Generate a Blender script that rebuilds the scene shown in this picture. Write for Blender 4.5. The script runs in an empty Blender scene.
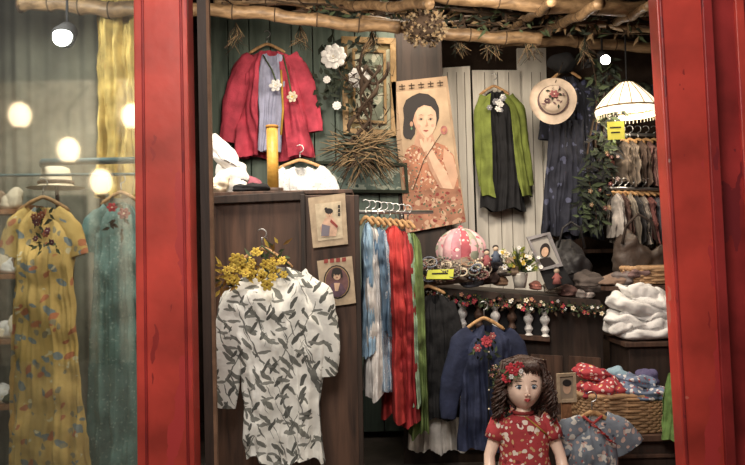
import bpy, math, random
from mathutils import Vector, Matrix, noise, Euler
random.seed(7)
R=random.uniform
sc=bpy.context.scene
try: sc.view_settings.view_transform='Standard'
except Exception: pass
F=745.0
CAM=Vector((0,0,1.4)); ROT=Matrix.Rotation(math.radians(91.5),3,'X')@Matrix.Rotation(math.radians(-1.3),3,'Z')
def at(px,py,D):
    d=ROT@Vector(((px-372.5)/F,(232.5-py)/F,-1)); return CAM+d*(D/d.y)
def S(D): return D/F
def lin(c,sat=.88):
    m=sum(c[:3])/3; c=[min(255,(m+(x-m)*sat)*.97+6) for x in c[:3]]
    return tuple(((x/255)/12.92 if x/255<=.04045 else ((x/255+.055)/1.055)**2.4) for x in c)+(1,)
# ---------------- materials
def newmat(n):
    m=bpy.data.materials.new(n); m.use_nodes=True; t=m.node_tree
    return m,t,t.nodes['Principled BSDF']
def N(t,k,**kw):
    n=t.nodes.new(k)
    for a,b in kw.items(): setattr(n,a,b)
    return n
def mixc(t,fac,a,b,mode='MIX'):
    x=N(t,'ShaderNodeMix',data_type='RGBA',blend_type=mode)
    for s,v in ((x.inputs[0],fac),(x.inputs[6],a),(x.inputs[7],b)):
        if hasattr(v,'is_linked') or hasattr(v,'links'): t.links.new(v,s)
        else: s.default_value=v
    return x.outputs[2]
def fab(n,base,layers=(),rough=.85,bump=.35,bs=45,var=.25,metal=0,spec=.3,emit=0,vs=9,warp=.05):
    m,t,b=newmat(n); tc=N(t,'ShaderNodeTexCoord')
    nz=N(t,'ShaderNodeTexNoise'); nz.inputs['Scale'].default_value=vs; nz.inputs['Detail'].default_value=4
    t.links.new(tc.outputs['Object'],nz.inputs['Vector'])
    l=lin(base); d=tuple(x*(1-var*1.6) for x in l[:3])+(1,); h=tuple(min(1,x*(1+var*.6)) for x in l[:3])+(1,)
    rp=N(t,'ShaderNodeValToRGB'); rp.color_ramp.elements[0].position=.3; rp.color_ramp.elements[1].position=.7
    rp.color_ramp.elements[0].color=d; rp.color_ramp.elements[1].color=h
    t.links.new(nz.outputs['Fac'],rp.inputs['Fac']); col=rp.outputs['Color']
    for i,L in enumerate(layers):
        kind,scale,th,c=L[:4]; rot=L[4] if len(L)>4 else (0,0,0)
        if isinstance(scale,(int,float)): scale=(scale,)*3
        m1=N(t,'ShaderNodeMapping'); m1.inputs['Rotation'].default_value=rot
        mp=N(t,'ShaderNodeMapping'); mp.inputs['Scale'].default_value=scale; mp.inputs['Location'].default_value=(i*3.7,i*1.3,i*2.1)
        dn=N(t,'ShaderNodeTexNoise'); dn.inputs['Scale'].default_value=14; t.links.new(tc.outputs['Object'],dn.inputs['Vector'])
        ad=N(t,'ShaderNodeVectorMath',operation='MULTIPLY_ADD'); ad.inputs[1].default_value=(warp,)*3
        t.links.new(dn.outputs['Color'],ad.inputs[0]); t.links.new(tc.outputs['Object'],ad.inputs[2])
        t.links.new(ad.outputs[0],m1.inputs['Vector']); t.links.new(m1.outputs[0],mp.inputs['Vector'])
        if kind=='v':
            x=N(t,'ShaderNodeTexVoronoi'); x.inputs['Scale'].default_value=1; t.links.new(mp.outputs[0],x.inputs['Vector']); o=x.outputs['Distance']; op='LESS_THAN'
        elif kind=='w':
            x=N(t,'ShaderNodeTexWave'); x.inputs['Scale'].default_value=1; t.links.new(mp.outputs[0],x.inputs['Vector']); o=x.outputs['Fac']; op='GREATER_THAN'
        else:
            x=N(t,'ShaderNodeTexNoise'); x.inputs['Scale'].default_value=1; x.inputs['Detail'].default_value=2; t.links.new(mp.outputs[0],x.inputs['Vector']); o=x.outputs['Fac']; op='GREATER_THAN'
        q=N(t,'ShaderNodeMath',operation=op); q.inputs[1].default_value=th; t.links.new(o,q.inputs[0])
        col=mixc(t,q.outputs[0],col,lin(c))
    t.links.new(col,b.inputs['Base Color'])
    b.inputs['Roughness'].default_value=rough; b.inputs['Metallic'].default_value=metal; b.inputs['Specular IOR Level'].default_value=spec
    if bump:
        bn=N(t,'ShaderNodeTexNoise'); bn.inputs['Scale'].default_value=bs; bn.inputs['Detail'].default_value=5; t.links.new(tc.outputs['Object'],bn.inputs['Vector'])
        bp=N(t,'ShaderNodeBump'); bp.inputs['Strength'].default_value=bump; bp.inputs['Distance'].default_value=.01; t.links.new(bn.outputs['Fac'],bp.inputs['Height']); t.links.new(bp.outputs[0],b.inputs['Normal'])
    if emit:
        b.inputs['Emission Color'].default_value=lin(base); b.inputs['Emission Strength'].default_value=emit
    return m
def wood(n,a,bb,sc_=(14,14,1.3),rough=.6,bump=.3,spec=.4):
    m,t,b=newmat(n); tc=N(t,'ShaderNodeTexCoord'); mp=N(t,'ShaderNodeMapping'); mp.inputs['Scale'].default_value=sc_
    t.links.new(tc.outputs['Object'],mp.inputs['Vector'])
    nz=N(t,'ShaderNodeTexNoise'); nz.inputs['Scale'].default_value=1.5; nz.inputs['Detail'].default_value=6; nz.inputs['Distortion'].default_value=.6
    t.links.new(mp.outputs[0],nz.inputs['Vector'])
    rp=N(t,'ShaderNodeValToRGB'); rp.color_ramp.elements[0].position=.32; rp.color_ramp.elements[1].position=.68
    rp.color_ramp.elements[0].color=lin(a); rp.color_ramp.elements[1].color=lin(bb)
    t.links.new(nz.outputs['Fac'],rp.inputs['Fac']); t.links.new(rp.outputs['Color'],b.inputs['Base Color'])
    b.inputs['Roughness'].default_value=rough; b.inputs['Specular IOR Level'].default_value=spec
    bp=N(t,'ShaderNodeBump'); bp.inputs['Strength'].default_value=bump; bp.inputs['Distance'].default_value=.01; t.links.new(nz.outputs['Fac'],bp.inputs['Height']); t.links.new(bp.outputs[0],b.inputs['Normal'])
    return m
def flat(n,c,rough=.6,**k): return fab(n,c,rough=rough,bump=0,var=k.pop('var',.08),**k)
# ---------------- mesh builder
class MB:
    def __init__(s): s.v=[];s.f=[];s.mi=[];s.sm=[];s.mats=[]
    def m(s,mat):
        if mat not in s.mats: s.mats.append(mat)
        return s.mats.index(mat)
    def add(s,vs,fs,mat,smooth=True):
        o=len(s.v); s.v+= [tuple(v) for v in vs]; k=s.m(mat)
        for f in fs: s.f.append([i+o for i in f]); s.mi.append(k); s.sm.append(smooth)
    def box(s,c,d,mat,rot=None):
        c=Vector(c); vs=[]
        for x in(-.5,.5):
            for y in(-.5,.5):
                for z in(-.5,.5):
                    p=Vector((x*d[0],y*d[1],z*d[2]))
                    if rot: p=rot@p
                    vs.append(c+p)
        s.add(vs,[(0,1,3,2),(4,6,7,5),(0,4,5,1),(2,3,7,6),(0,2,6,4),(1,5,7,3)],mat,False)
    def prism(s,pts,D,dep,mat):
        a=[at(x,y,D) for x,y in pts]; b=[p+Vector((0,dep,0)) for p in a]; n=len(a)
        s.add(a+b,[tuple(range(n)),tuple(range(2*n-1,n-1,-1))]+[(i,i+n,(i+1)%n+n,(i+1)%n) for i in range(n)],mat,False)
    def tube(s,pts,r,mat,n=8,flat_=1,cap=True,closed=False):
        pts=[Vector(p) for p in pts]; m=len(pts)
        rr=r if isinstance(r,(list,tuple)) else [r]*m
        vs=[];nr=None
        for i in range(m):
            if closed: t=(pts[(i+1)%m]-pts[i-1])
            else: t=pts[min(i+1,m-1)]-pts[max(i-1,0)]
            if t.length<1e-9: t=Vector((0,0,1))
            t.normalize()
            if nr is None:
                nr=t.cross(Vector((0,1,0)));
                if nr.length<.1: nr=t.cross(Vector((1,0,0)))
            nr=(nr-t*nr.dot(t)); nr.normalize(); bn=t.cross(nr)
            for k in range(n):
                a=2*math.pi*k/n; o=(nr*math.cos(a)+bn*math.sin(a))*rr[i]; o.y*=flat_
                vs.append(pts[i]+o)
        fs=[]
        for i in range(m if closed else m-1):
            j=(i+1)%m
            for k in range(n): fs.append((i*n+k,i*n+(k+1)%n,j*n+(k+1)%n,j*n+k))
        if cap and not closed: fs.append(tuple(range(n-1,-1,-1))); fs.append(tuple((m-1)*n+k for k in range(n)))
        s.add(vs,fs,mat)
    def ell(s,c,r,mat,n=16,m=10,rot=None,fn=None):
        c=Vector(c); vs=[];fs=[]
        for j in range(m+1):
            th=math.pi*j/m
            for i in range(n):
                a=2*math.pi*i/n; u=Vector((math.sin(th)*math.cos(a),math.sin(th)*math.sin(a),math.cos(th)))
                p=Vector((u.x*r[0],u.y*r[1],u.z*r[2]))
                if fn: p=fn(u,p)
                if rot: p=rot@p
                vs.append(c+p)
        for j in range(m):
            for i in range(n): fs.append((j*n+i,(j+1)*n+i,(j+1)*n+(i+1)%n,j*n+(i+1)%n))
        s.add(vs,fs,mat)
    def lump(s,c,r,mat,amp=.25,fr=6,seed=0,n=40,m=24,rot=None):
        def fn(u,p):
            q=p*fr+Vector((seed,seed*1.7,0)); k=1+amp*(noise.noise(q)+.5*noise.noise(q*2.3)+.6*(.5-abs(noise.noise(q*1.3+Vector((5,5,5))))))
            return p*k
        s.ell(c,r,mat,n,m,rot,fn)
    def pillow(s,c,w,d,h,mat,seed=0,e=.6,fa=.012,n=84,m=36,tilt=0,fr=1,hf=1):
        c=Vector(c)+Vector((0,0,h/2)); cs,sn=math.cos(seed*2.1),math.sin(seed*2.1)
        def pw(a,k): return math.copysign(abs(a)**k,a)
        def fn(u,p):
            rx=math.hypot(u.x,u.y)+1e-9; mx=max(.7071,max(abs(u.x),abs(u.y))/rx)
            k=1/mx**.5
            x=pw(rx,e)*u.x/rx*k*w; y=pw(rx,e)*u.y/rx*k*d; z=pw(u.z,.75)*h/2
            o=1+.13*noise.noise(Vector((u.x*1.5+seed,u.y*1.5,seed)))
            x*=o;y*=o
            z+=h*.45*noise.noise(Vector((x*7+seed,y*7,seed)))*(1 if u.z>0 else .3)+tilt*x
            if u.z<0: z=max(z,-h/2-.004+tilt*x)
            q=Vector((x,y,z))
            g=.7*math.sin(55*fr*(x*cs+y*sn)+6*noise.noise(q*8+Vector((seed,0,0))))+hf*.9*noise.noise(q*24+Vector((0,seed,0)))+hf*.6*math.sin(z*150*fr+4*noise.noise(q*6))*max(0,1-abs(u.z)*1.3)
            return q+Vector((u.x,u.y,max(0,u.z)))*fa*g
        s.ell(c,(1,1,1),mat,n,m,None,fn)
    def sheet(s,fn,nu,nv,mat):
        vs=[fn(i/nu,j/nv) for j in range(nv+1) for i in range(nu+1)]
        s.add(vs,[(j*(nu+1)+i,j*(nu+1)+i+1,(j+1)*(nu+1)+i+1,(j+1)*(nu+1)+i) for j in range(nv) for i in range(nu)],mat)
    def leaf(s,c,l,w,mat,d=None):
        d=d or Vector((R(-1,1),R(-1,.3),R(-1,1))); d=Vector(d).normalized(); sd=d.cross(Vector((R(-.4,.4),1,R(-.4,.4)))).normalized(); up=sd.cross(d)
        c=Vector(c); s.add([c,c+d*l*.4+sd*w,c+d*l+up*l*.1,c+d*l*.4-sd*w,c+d*l*.45+up*w*.5],[(0,1,4),(1,2,4),(2,3,4),(3,0,4)],mat)
    def flower(s,c,r,mp,mc,n=7,face=None,layers=2):
        c=Vector(c); f=Vector(face or (R(-.4,.4),-1,R(-.2,.5))).normalized(); q=f.to_track_quat('Z','Y').to_matrix()
        for L in range(layers):
            rr=r*(1-.35*L)
            for i in range(n):
                a=2*math.pi*(i+.5*L)/n; rot=q@Matrix.Rotation(a,3,'Z')@Matrix.Rotation(-.35-.3*L,3,'Y')
                s.ell(c+rot@Vector((rr*.55,0,0))+f*r*.12*L,(rr*.52,rr*.36,rr*.09),mp,8,5,rot)
        s.ell(c+f*r*.22,(r*.2,)*3,mc,8,5)
    def build(s,name,bevel=0,solid=0):
        vs=[Vector(v) for v in s.v]
        lo=Vector([min(v[i] for v in vs) for i in range(3)]); hi=Vector([max(v[i] for v in vs) for i in range(3)]); o=(lo+hi)/2
        me=bpy.data.meshes.new(name); me.from_pydata([v-o for v in vs],[],s.f)
        for m in s.mats: me.materials.append(m)
        me.polygons.foreach_set('material_index',s.mi); me.polygons.foreach_set('use_smooth',s.sm); me.update()
        ob=bpy.data.objects.new(name,me); ob.location=o; sc.collection.objects.link(ob)
        if bevel: k=ob.modifiers.new('b','BEVEL'); k.width=bevel; k.segments=2; k.limit_method='ANGLE'
        return ob
# materials
red=fab('red_paint',(206,58,46),[('n',7,.70,(208,98,82)),('n',(16,16,2.5),.70,(150,34,32)),('n',(9,9,1.2),.64,(182,46,46))],rough=.4,bump=.25,bs=9,var=.3,spec=.5,vs=3)
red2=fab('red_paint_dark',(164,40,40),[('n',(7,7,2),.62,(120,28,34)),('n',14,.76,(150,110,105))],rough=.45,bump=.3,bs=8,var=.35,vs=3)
dkw=wood('dark_wood',(42,28,22),(92,63,48)); dkw2=wood('darker_wood',(28,19,15),(56,40,32)); midw=wood('mid_wood',(110,70,42),(165,112,72),(20,20,20))
bam=wood('bamboo',(92,68,44),(150,118,82),(9,22,22),rough=.5); bamd=fab('bamboo_node',(72,54,38))
hw=wood('hanger_wood',(150,105,62),(200,155,100),(30,30,30)); metal=fab('hook_metal',(190,190,190),metal=.9,rough=.3,bump=0)
black=fab('black_cloth',(28,28,31),var=.2); green=fab('leaf_green',(70,84,54)); dkgreen=fab('leaf_dark',(42,50,38))
white=fab('white_cloth',(226,224,222),var=.06); cream=fab('cream',(222,208,182),var=.1)
gwall=wood('green_wall_paint',(58,74,66),(98,114,102),(9,9,1)); wwall=wood('white_wall_paint',(180,174,164),(222,216,204),(9,9,1),bump=.6)
dark=fab('dark_fill',(40,33,30)); 
# ---------------- helpers
def hanger(mb,px,py,w,D,drop=8,mat=None):
    c=at(px,py,D); s=S(D); w=w*s/2; dr=drop*s; mat=mat or hw
    pts=[c+Vector((w*u,0,-dr*abs(u)**1.3)) for u in [i/8 for i in range(-8,9)]]
    mb.tube(pts,[.007]+[.011]*15+[.007],mat,8,.6)
    hk=[c+Vector((0,0,0)),c+Vector((0,0,.05))]+[c+Vector((.025*math.sin(a)+0,0,.075-.025*math.cos(a))) for a in [k*.45 for k in range(0,10)]]
    mb.tube(hk,.0035,metal,6)
def garment(mb,D,rows,mat,nw=.28,nd=10,slope=6,thick=.05,folds=5,amp=.014,seed=0,sleeves=(),slmat=None,NU=48,NV=40,back=True,op=None,opm=None,hem=2):
    s=S(D); y0=rows[0][0]; y1=rows[-1][0]
    def interp(py):
        for a,b in zip(rows,rows[1:]):
            if py<=b[0]:
                t=(py-a[0])/(b[0]-a[0]); return a[1]+(b[1]-a[1])*t,a[2]+(b[2]-a[2])*t
        return rows[-1][1:3]
    def surf(side,u0=-1,u1=1):
        def fn(a,b):
            u=u0+(u1-u0)*a; t=b; py=y0+(y1-y0)*t; xl,xr=interp(py); 
            edge=1+.05*t*noise.noise(Vector((t*5,seed,math.copysign(2,u))))
            px=(xl+xr)/2+(xr-xl)/2*u*edge
            w=max(0,1-t/.35)
            q=py+slope*abs(u)*w
            k=max(0,1-(u/nw)**2)**.6 if nw else 0
            q+=(nd if side<0 else nd*.25)*k*max(0,1-t/.5)
            q+=hem*t*(math.sin(u*folds*1.3+seed)+noise.noise(Vector((u*3,seed,0))))
            p=at(px,q,D)
            th=thick*(.22+.78*min(1,t/.2))*math.sqrt(max(0,1-u*u))
            uu=u+.12*math.sin(t*4+seed)*t+.15*noise.noise(Vector((u*1.5+seed,t*2.5,0)))
            n1=noise.noise(Vector((uu*folds*.9+seed*3,t*.9,side*2+seed)))
            n2=noise.noise(Vector((uu*folds*2.1+seed*5,t*1.6,side*2+seed)))
            fd=amp*(.2+.8*t)*(2.1*n1+1.3*n2)
            fd+=amp*.6*(1-t)*noise.noise(Vector((u*3+t*8+seed,t*6-u*4,seed)))
            nn=amp*.8*noise.noise(Vector((p.x*9+seed,p.z*9,side*3)))+noise.noise(Vector((p.x*24+seed,p.z*20,side*3)))*amp*.4
            return p+Vector((fd*.15,side*th+fd+nn,0))
        return fn
    if op is None: mb.sheet(surf(-1),NU,NV,mat)
    else:
        mb.sheet(surf(-1,-1,-op),NU//2,NV,mat); mb.sheet(surf(-1,op,1),NU//2,NV,mat)
    if back: mb.sheet(surf(1),NU,NV,opm or mat)
    for si,(pts,rad) in enumerate(sleeves):
        P=[at(x,y,D) for x,y in pts]
        out=[];rr=[]
        def cr(A,B,C,E,t): return .5*((2*B)+(C-A)*t+(2*A-5*B+4*C-E)*t*t+(3*B-A-3*C+E)*t**3)
        for i in range(len(P)-1):
            a=P[max(0,i-1)];b=P[i];c=P[i+1];d=P[min(len(P)-1,i+2)]
            for k in range(8):
                t=k/8; out.append(cr(a,b,c,d,t)); rr.append((rad[i]+(rad[i+1]-rad[i])*t)*s)
        out.append(P[-1]); rr.append(rad[-1]*s)
        o0=len(mb.v); mb.tube(out,rr,slmat or mat,24,.5,cap=False)
        n=len(out)
        for j in range(n):
            for k in range(24):
                v=Vector(mb.v[o0+j*24+k]); d=v-out[j]; A=k*2*math.pi/24
                f=1+.30*noise.noise(Vector((math.cos(A)*1.6+seed+si*4,math.sin(A)*1.6,j*.16)))+.14*noise.noise(Vector((math.cos(A)*4,math.sin(A)*4+seed,j*.5)))
                mb.v[o0+j*24+k]=tuple(out[j]+d*f)
def simple(name,D,rows,mat,hang=None,hdrop=8,**k):
    mb=MB()
    garment(mb,D,rows,mat,**k)
    if hang: hanger(mb,hang[0],hang[1],hang[2],D,hdrop)
    return mb.build(name)
# ============ ROOM
def roombox(name,lo,hi,mat):
    mb=MB(); lo=Vector(lo);hi=Vector(hi); mb.box((lo+hi)/2,hi-lo,mat); return mb.build(name)
fl=fab('floor_tile',(90,82,76),rough=.4,bump=.1); plaster=fab('ceiling_dark',(50,40,33))
roombox('floor',(-5,-3.2,-.1),(5,6.4,0),fl)
roombox('ceiling',(-4,3.3,3.3),(4,6.4,3.4),plaster)
mb=MB(); mb.box((0,6.35,1.65),(8,.1,3.3),fab('back_plaster',(66,50,40)))
mb.build('wall_back')
roombox('wall_left',(-3.5,3.5,0),(-3.4,6.2,3.3),gwall)
roombox('wall_right',(2.85,3.5,0),(2.95,6.2,3.3),dark)
mb=MB(); cp=fab('arcade_plaster',(206,192,168)); mb.box((0,-3.3,1.9),(11,.1,3.8),cp)  # unseen wall behind the camera, added for the window glass to reflect
for i in range(7): mb.box((-5.1+i*1.6,-3.2,1.9),(.2,.12,3.8),dkw)
for i in range(6): mb.box((-4.3+i*1.6,-3.23,1.15),(1.0,.04,2.2),fab('arcade_door%d'%i,(60,48,44)))
mb.build('wall_reflection')
# unseen glowing lanterns, added so the window glass has glints to mirror
lan=fab('glint_glow',(255,222,170),emit=7,bump=0)
for k,(lx,lz) in enumerate([(-2.95,3.15),(-3.75,2.75),(-4.35,3.2),(-3.35,2.35)]):
    mb=MB()
    mb.ell((lx,-2.5,lz),(.13,.13,.16),lan,20,14)
    for z,r in((.15,.06),(-.15,.06)): mb.tube([(lx,-2.5,lz+z),(lx,-2.5,lz+z*1.15)],r,dkw,14)
    mb.tube([(lx,-2.5,lz+.17),(lx,-2.5,lz+.5),(lx,-3.2,3.72)],.008,black,6)
    mb.build('glint_lantern')
# left window backdrop
cw=fab('grey_green_panel',(142,142,126),[('n',(3,3,.8),.60,(108,114,102)),('n',(6,6,.6),.66,(88,78,62))],var=.4,vs=2)
mb=MB()
def cur(a,b):
    X=-3.3+2.05*a; return Vector((X,4.95+.010*math.sin(X*60)+.05*math.sin(X*9)+.03*noise.noise(Vector((X*8,b,0))),3.25*b))
mb.sheet(cur,260,4,cw); mb.build('corrugated_curtain')
mb=MB(); L=at(205,0,5.6).x; Rr=at(396,0,5.6).x; n=9; w=(Rr-L)/n
for i in range(n): mb.box((L+w*(i+.5),5.65,1.65),(w*.955,.04,3.2),gwall)
mb.build('wall_green_panelling',bevel=.004)
mb=MB(); a=at(394,0,5.6).x; b2=at(441,0,5.6).x; mb.box(((a+b2)/2,5.66,1.65),(b2-a,.08,3.3),dkw2); mb.build('wall_pillar',bevel=.004)
mb=MB()
mb.prism([(438,68),(470,66),(478,320),(446,320)],5.9,.04,wwall); mb.prism([(472,70),(520,70),(526,320),(480,320)],5.93,.04,wwall); mb.prism([(517,48),(546,48),(552,320),(524,320)],5.95,.04,wwall)
seam=fab('seam',(130,122,112))
for x in (447,456,464,484,497,508,531,540): mb.prism([(x,72),(x+.8,72),(x+7.6,318),(x+6.8,318)],5.895 if x<470 else 5.925,.005,seam)
mb.build('wall_white_panelling',bevel=.003)
# storefront posts
mb=MB(); mb.prism([(133,-40),(186,-40),(196,560),(138,560)],3.3,.12,red)
mb.prism([(140,-40),(143,-40),(149,560),(146,560)],3.292,.01,red2)
mb.prism([(178,-40),(181,-40),(191,560),(188,560)],3.292,.01,red2)
mb.build('door_post',bevel=.006)
mb=MB(); mb.prism([(196,-40),(205,-40),(216,560),(207,560)],3.44,.05,dkw2); mb.prism([(205,-40),(208,-40),(219,560),(216,560)],3.43,.03,fab('worn_edge',(120,88,66)))
mb.build('window_frame')
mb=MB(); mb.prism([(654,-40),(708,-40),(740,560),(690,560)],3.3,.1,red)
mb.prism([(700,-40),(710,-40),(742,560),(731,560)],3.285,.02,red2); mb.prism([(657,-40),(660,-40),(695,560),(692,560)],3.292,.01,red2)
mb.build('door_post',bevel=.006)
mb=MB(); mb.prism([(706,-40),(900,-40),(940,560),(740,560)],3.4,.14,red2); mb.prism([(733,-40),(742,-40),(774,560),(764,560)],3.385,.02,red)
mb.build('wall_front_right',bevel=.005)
roombox('trim_lintel',(-3.4,3.3,2.75),(2.6,3.45,3.3),red2)
# glass
m,t,b=newmat('window_glass'); t.nodes.remove(b); o=t.nodes['Material Output']
tr=N(t,'ShaderNodeBsdfTransparent'); tr.inputs[0].default_value=(.9,.93,.91,1); gl=N(t,'ShaderNodeBsdfGlossy'); gl.inputs['Roughness'].default_value=.04
mx=N(t,'ShaderNodeMixShader'); mx.inputs[0].default_value=.2; t.links.new(tr.outputs[0],mx.inputs[1]); t.links.new(gl.outputs[0],mx.inputs[2]); t.links.new(mx.outputs[0],o.inputs[0])
mb=MB(); a=at(-250,0,3.36).x; bx=at(140,0,3.36).x; mb.box(((a+bx)/2,3.36,1.4),(bx-a,.01,2.7),m); mb.build('window_1')
# bamboo poles
def bamboo(mb,p,q,r,nodes=7,sd=0):
    pts=[];rr=[]
    N_=nodes*8
    for i in range(N_+1):
        t=i/N_; pt=p.lerp(q,t)+Vector((0,0,.014*math.sin(t*6+sd)+.006*math.sin(t*23))); pts.append(pt); rr.append(r*(1.14 if i%8==0 else (1.03 if i%8 in(1,7) else 1)))
    mb.tube(pts,rr,bam,12)
    for i in range(0,N_,8): mb.tube([pts[i]-(q-p).normalized()*.004,pts[i]+(q-p).normalized()*.004],r*1.17,bamd,12)
mb=MB()
bamboo(mb,at(190,10,4.6),at(400,26,4.7),.04,5); bamboo(mb,at(360,24,4.75),at(540,40,4.9),.04,5,1)
bamboo(mb,at(395,-8,4.4),at(690,14,4.7),.045,6,2); bamboo(mb,at(500,42,5.3),at(690,46,5.4),.038,5)
bamboo(mb,at(560,22,5.0),at(700,30,5.0),.03,4,1); bamboo(mb,at(20,4,4.3),at(140,8,4.3),.045,4)
bamboo(mb,at(300,8,5.4),at(430,2,4.2),.03,4); bamboo(mb,at(535,38,5.4),at(600,2,4.2),.03,4)
bamboo(mb,at(215,2,5.0),at(420,6,5.0),.03,4); bamboo(mb,at(480,-2,5.1),at(690,6,5.1),.03,5)
bamboo(mb,at(512,30,5.5),at(552,0,4.2),.025,4); bamboo(mb,at(590,36,5.5),at(650,4,4.3),.025,4)
for k in range(26): 
    x=R(210,650); y=R(-2,14)+ (x-210)*.04; mb.tube([at(x,y,R(4.6,5.2)),at(x+R(-50,50),y+R(-6,10),4.9),at(x+R(-80,80),y+R(-6,14),R(4.8,5.2))],R(.004,.009),bamd,5)
mb.build('bamboo_pole_rafters')
# ============ WOOD PANEL + cabinet behind
mb=MB()
mb.prism([(213,200),(304,196),(312,620),(214,620)],4.12,.05,dkw)
mb.prism([(302,195),(358,195),(366,620),(310,620)],4.09,.08,dkw)
mb.prism([(212,196),(304,191),(304,200),(212,204)],4.09,.09,dkw2)
mb.prism([(300,194),(305,194),(313,620),(308,620)],4.075,.02,dkw2)
mb.prism([(354,195),(359,195),(367,620),(362,620)],4.075,.02,dkw2)
mb.build('wooden_partition_panel',bevel=.004)
mb=MB(); a=at(214,200,4.2); b2=at(350,200,4.2); zt=at(260,196,4.25).z
mb.box(((a.x+b2.x)/2,4.46,zt/2),(b2.x-a.x,.5,zt),dkw2); mb.box(((a.x+b2.x)/2,4.46,zt+.012),(b2.x-a.x+.03,.52,.024),dkw); mb.build('storage_cabinet',bevel=.004)
ct=zt+.024
# ============ small posters on panel
paper=fab('aged_paper',(180,158,130),rough=.7,bump=.05,var=.2,vs=20); ink=flat('poster_black',(38,32,32)); skin=flat('poster_skin',(208,168,138),var=.15,vs=30); pr=flat('poster_red',(146,56,50),var=.2,vs=30); po=flat('poster_orange',(190,124,88),var=.2,vs=30)
def blob(mb,cx,cy,rx,ry,D,mat,rot=0,n=20):
    mb.prism([(cx+rx*math.cos(a)*math.cos(rot)-ry*math.sin(a)*math.sin(rot),cy+rx*math.cos(a)*math.sin(rot)+ry*math.sin(a)*math.cos(rot)) for a in [2*math.pi*i/n for i in range(n)]],D,.0008,mat)
mb=MB(); mb.prism([(308,198),(345,193),(348,244),(313,248)],4.065,.008,paper)
mb.prism([(315,204),(341,201),(343,238),(318,241)],4.063,.001,flat('poster_pale',(198,180,150),var=.2,vs=25))
blob(mb,329,214,3.2,4,4.061,skin); blob(mb,329,211,4,2.8,4.0605,ink); blob(mb,326,209,1.6,1.6,4.06,ink)
mb.prism([(325,218),(333,217),(338,226),(336,236),(322,237),(320,228)],4.061,.001,flat('robe_pale',(206,166,140),var=.2,vs=30)); mb.prism([(322,224),(330,226),(329,236),(321,236)],4.06,.001,flat('robe_blue',(110,104,116))); mb.prism([(331,219),(338,226),(337,228),(330,222)],4.0595,.001,pr)
blob(mb,328.2,214,.5,.4,4.0588,ink,n=6); blob(mb,330.4,213.8,.5,.4,4.0588,ink,n=6); blob(mb,329.4,216,.8,.4,4.0588,pr,n=6)
for k in range(3): mb.prism([(338,205+k*4),(340,205+k*4),(340,208+k*4),(338,208+k*4)],4.06,.001,ink)
mb.build('vintage_poster')
mb=MB(); mb.prism([(317,261),(352,256),(356,303),(322,308)],4.065,.008,paper)
blob(mb,337,282,13.5,17,4.063,ink,-.05); blob(mb,337,282,12.3,15.6,4.0615,flat('gold_oval',(150,120,80)),-.05); blob(mb,337,282,11.4,14.8,4.0605,flat('poster_mauve',(112,76,76),var=.3,vs=20),-.05); blob(mb,337,275,4,5,4.059,skin); blob(mb,337,271.3,5,3.4,4.058,ink)
for k in(-1,1): blob(mb,337+k*4.5,275,1.2,3,4.0575,ink); blob(mb,337+k*1.7,275,.6,.5,4.0568,ink,n=6)
blob(mb,337,277.6,.9,.5,4.0568,pr,n=6)
mb.prism([(328,293),(331,284),(336,281),(342,284),(346,291),(340,297),(333,297)],4.0585,.001,flat('pdress',(96,70,86),var=.3,vs=30)); mb.prism([(334,283),(340,283),(338,291),(335,291)],4.057,.001,skin)
for k in range(4): mb.prism([(324+k*6,259.5-k*.6),(328+k*6,259-k*.6),(328+k*6,263-k*.6),(324+k*6,263.5-k*.6)],4.062,.001,pr)
mb.build('vintage_poster')
# ============ BLOUSE
LS=(27,3,7.5)
leafp=fab('leaf_print',(228,228,222),[('v',LS,.33,(108,110,104),(0,.75,0)),('v',LS,.29,(84,86,82),(0,-.55,0)),('v',LS,.25,(124,126,120),(0,1.5,0)),('n',(60,5,3.5),.65,(104,106,102),(0,.4,0)),('n',(60,5,3.5),.67,(120,122,116),(0,-.5,0))],var=.05,warp=.04)
mb=MB()
garment(mb,3.92,[(262,252,300),(276,240,314),(300,231,322),(335,234,328),(365,240,324),(400,243,320),(440,243,322),(460,246,325)],leafp,nw=.42,nd=16,slope=10,thick=.085,folds=4,amp=.028,seed=2,
 sleeves=[([(262,284),(240,302),(230,336),(229,370),(227,408)],[16,19,17,13,9]),([(294,280),(314,302),(324,336),(327,376)],[16,19,16,10])],NU=70,NV=60,hem=6)
hanger(mb,262,248,60,3.92,20)
hk=at(262,238,3.92); mb.tube([hk,Vector((hk.x,4.08,hk.z))],.006,metal,6)
mb.build('leaf_print_blouse')
yel=fab('yellow_petal',(210,178,66),var=.25); yc=fab('flower_core',(140,100,40))
mb=MB()
for i in range(26):
    a=R(0,1); px=222+64*a+R(-4,4); py=280-34*a+R(-14,10)+ (20 if a>.6 else 0); c=at(px,py,3.79+R(-.03,.02)); mb.flower(c,R(.018,.04),yel,yc,6,layers=2)
for i in range(100):
    a=R(0,1); mb.leaf(at(220+66*a,280-26*a+R(-14,14),3.82),R(.03,.07),.009,[green,yc,yel][i%3])
mb.tube([at(220,288,3.83),at(245,262,3.82),at(262,246,3.82),at(290,266,3.83)],.005,green,6)
mb.build('yellow_flower_garland')
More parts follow.
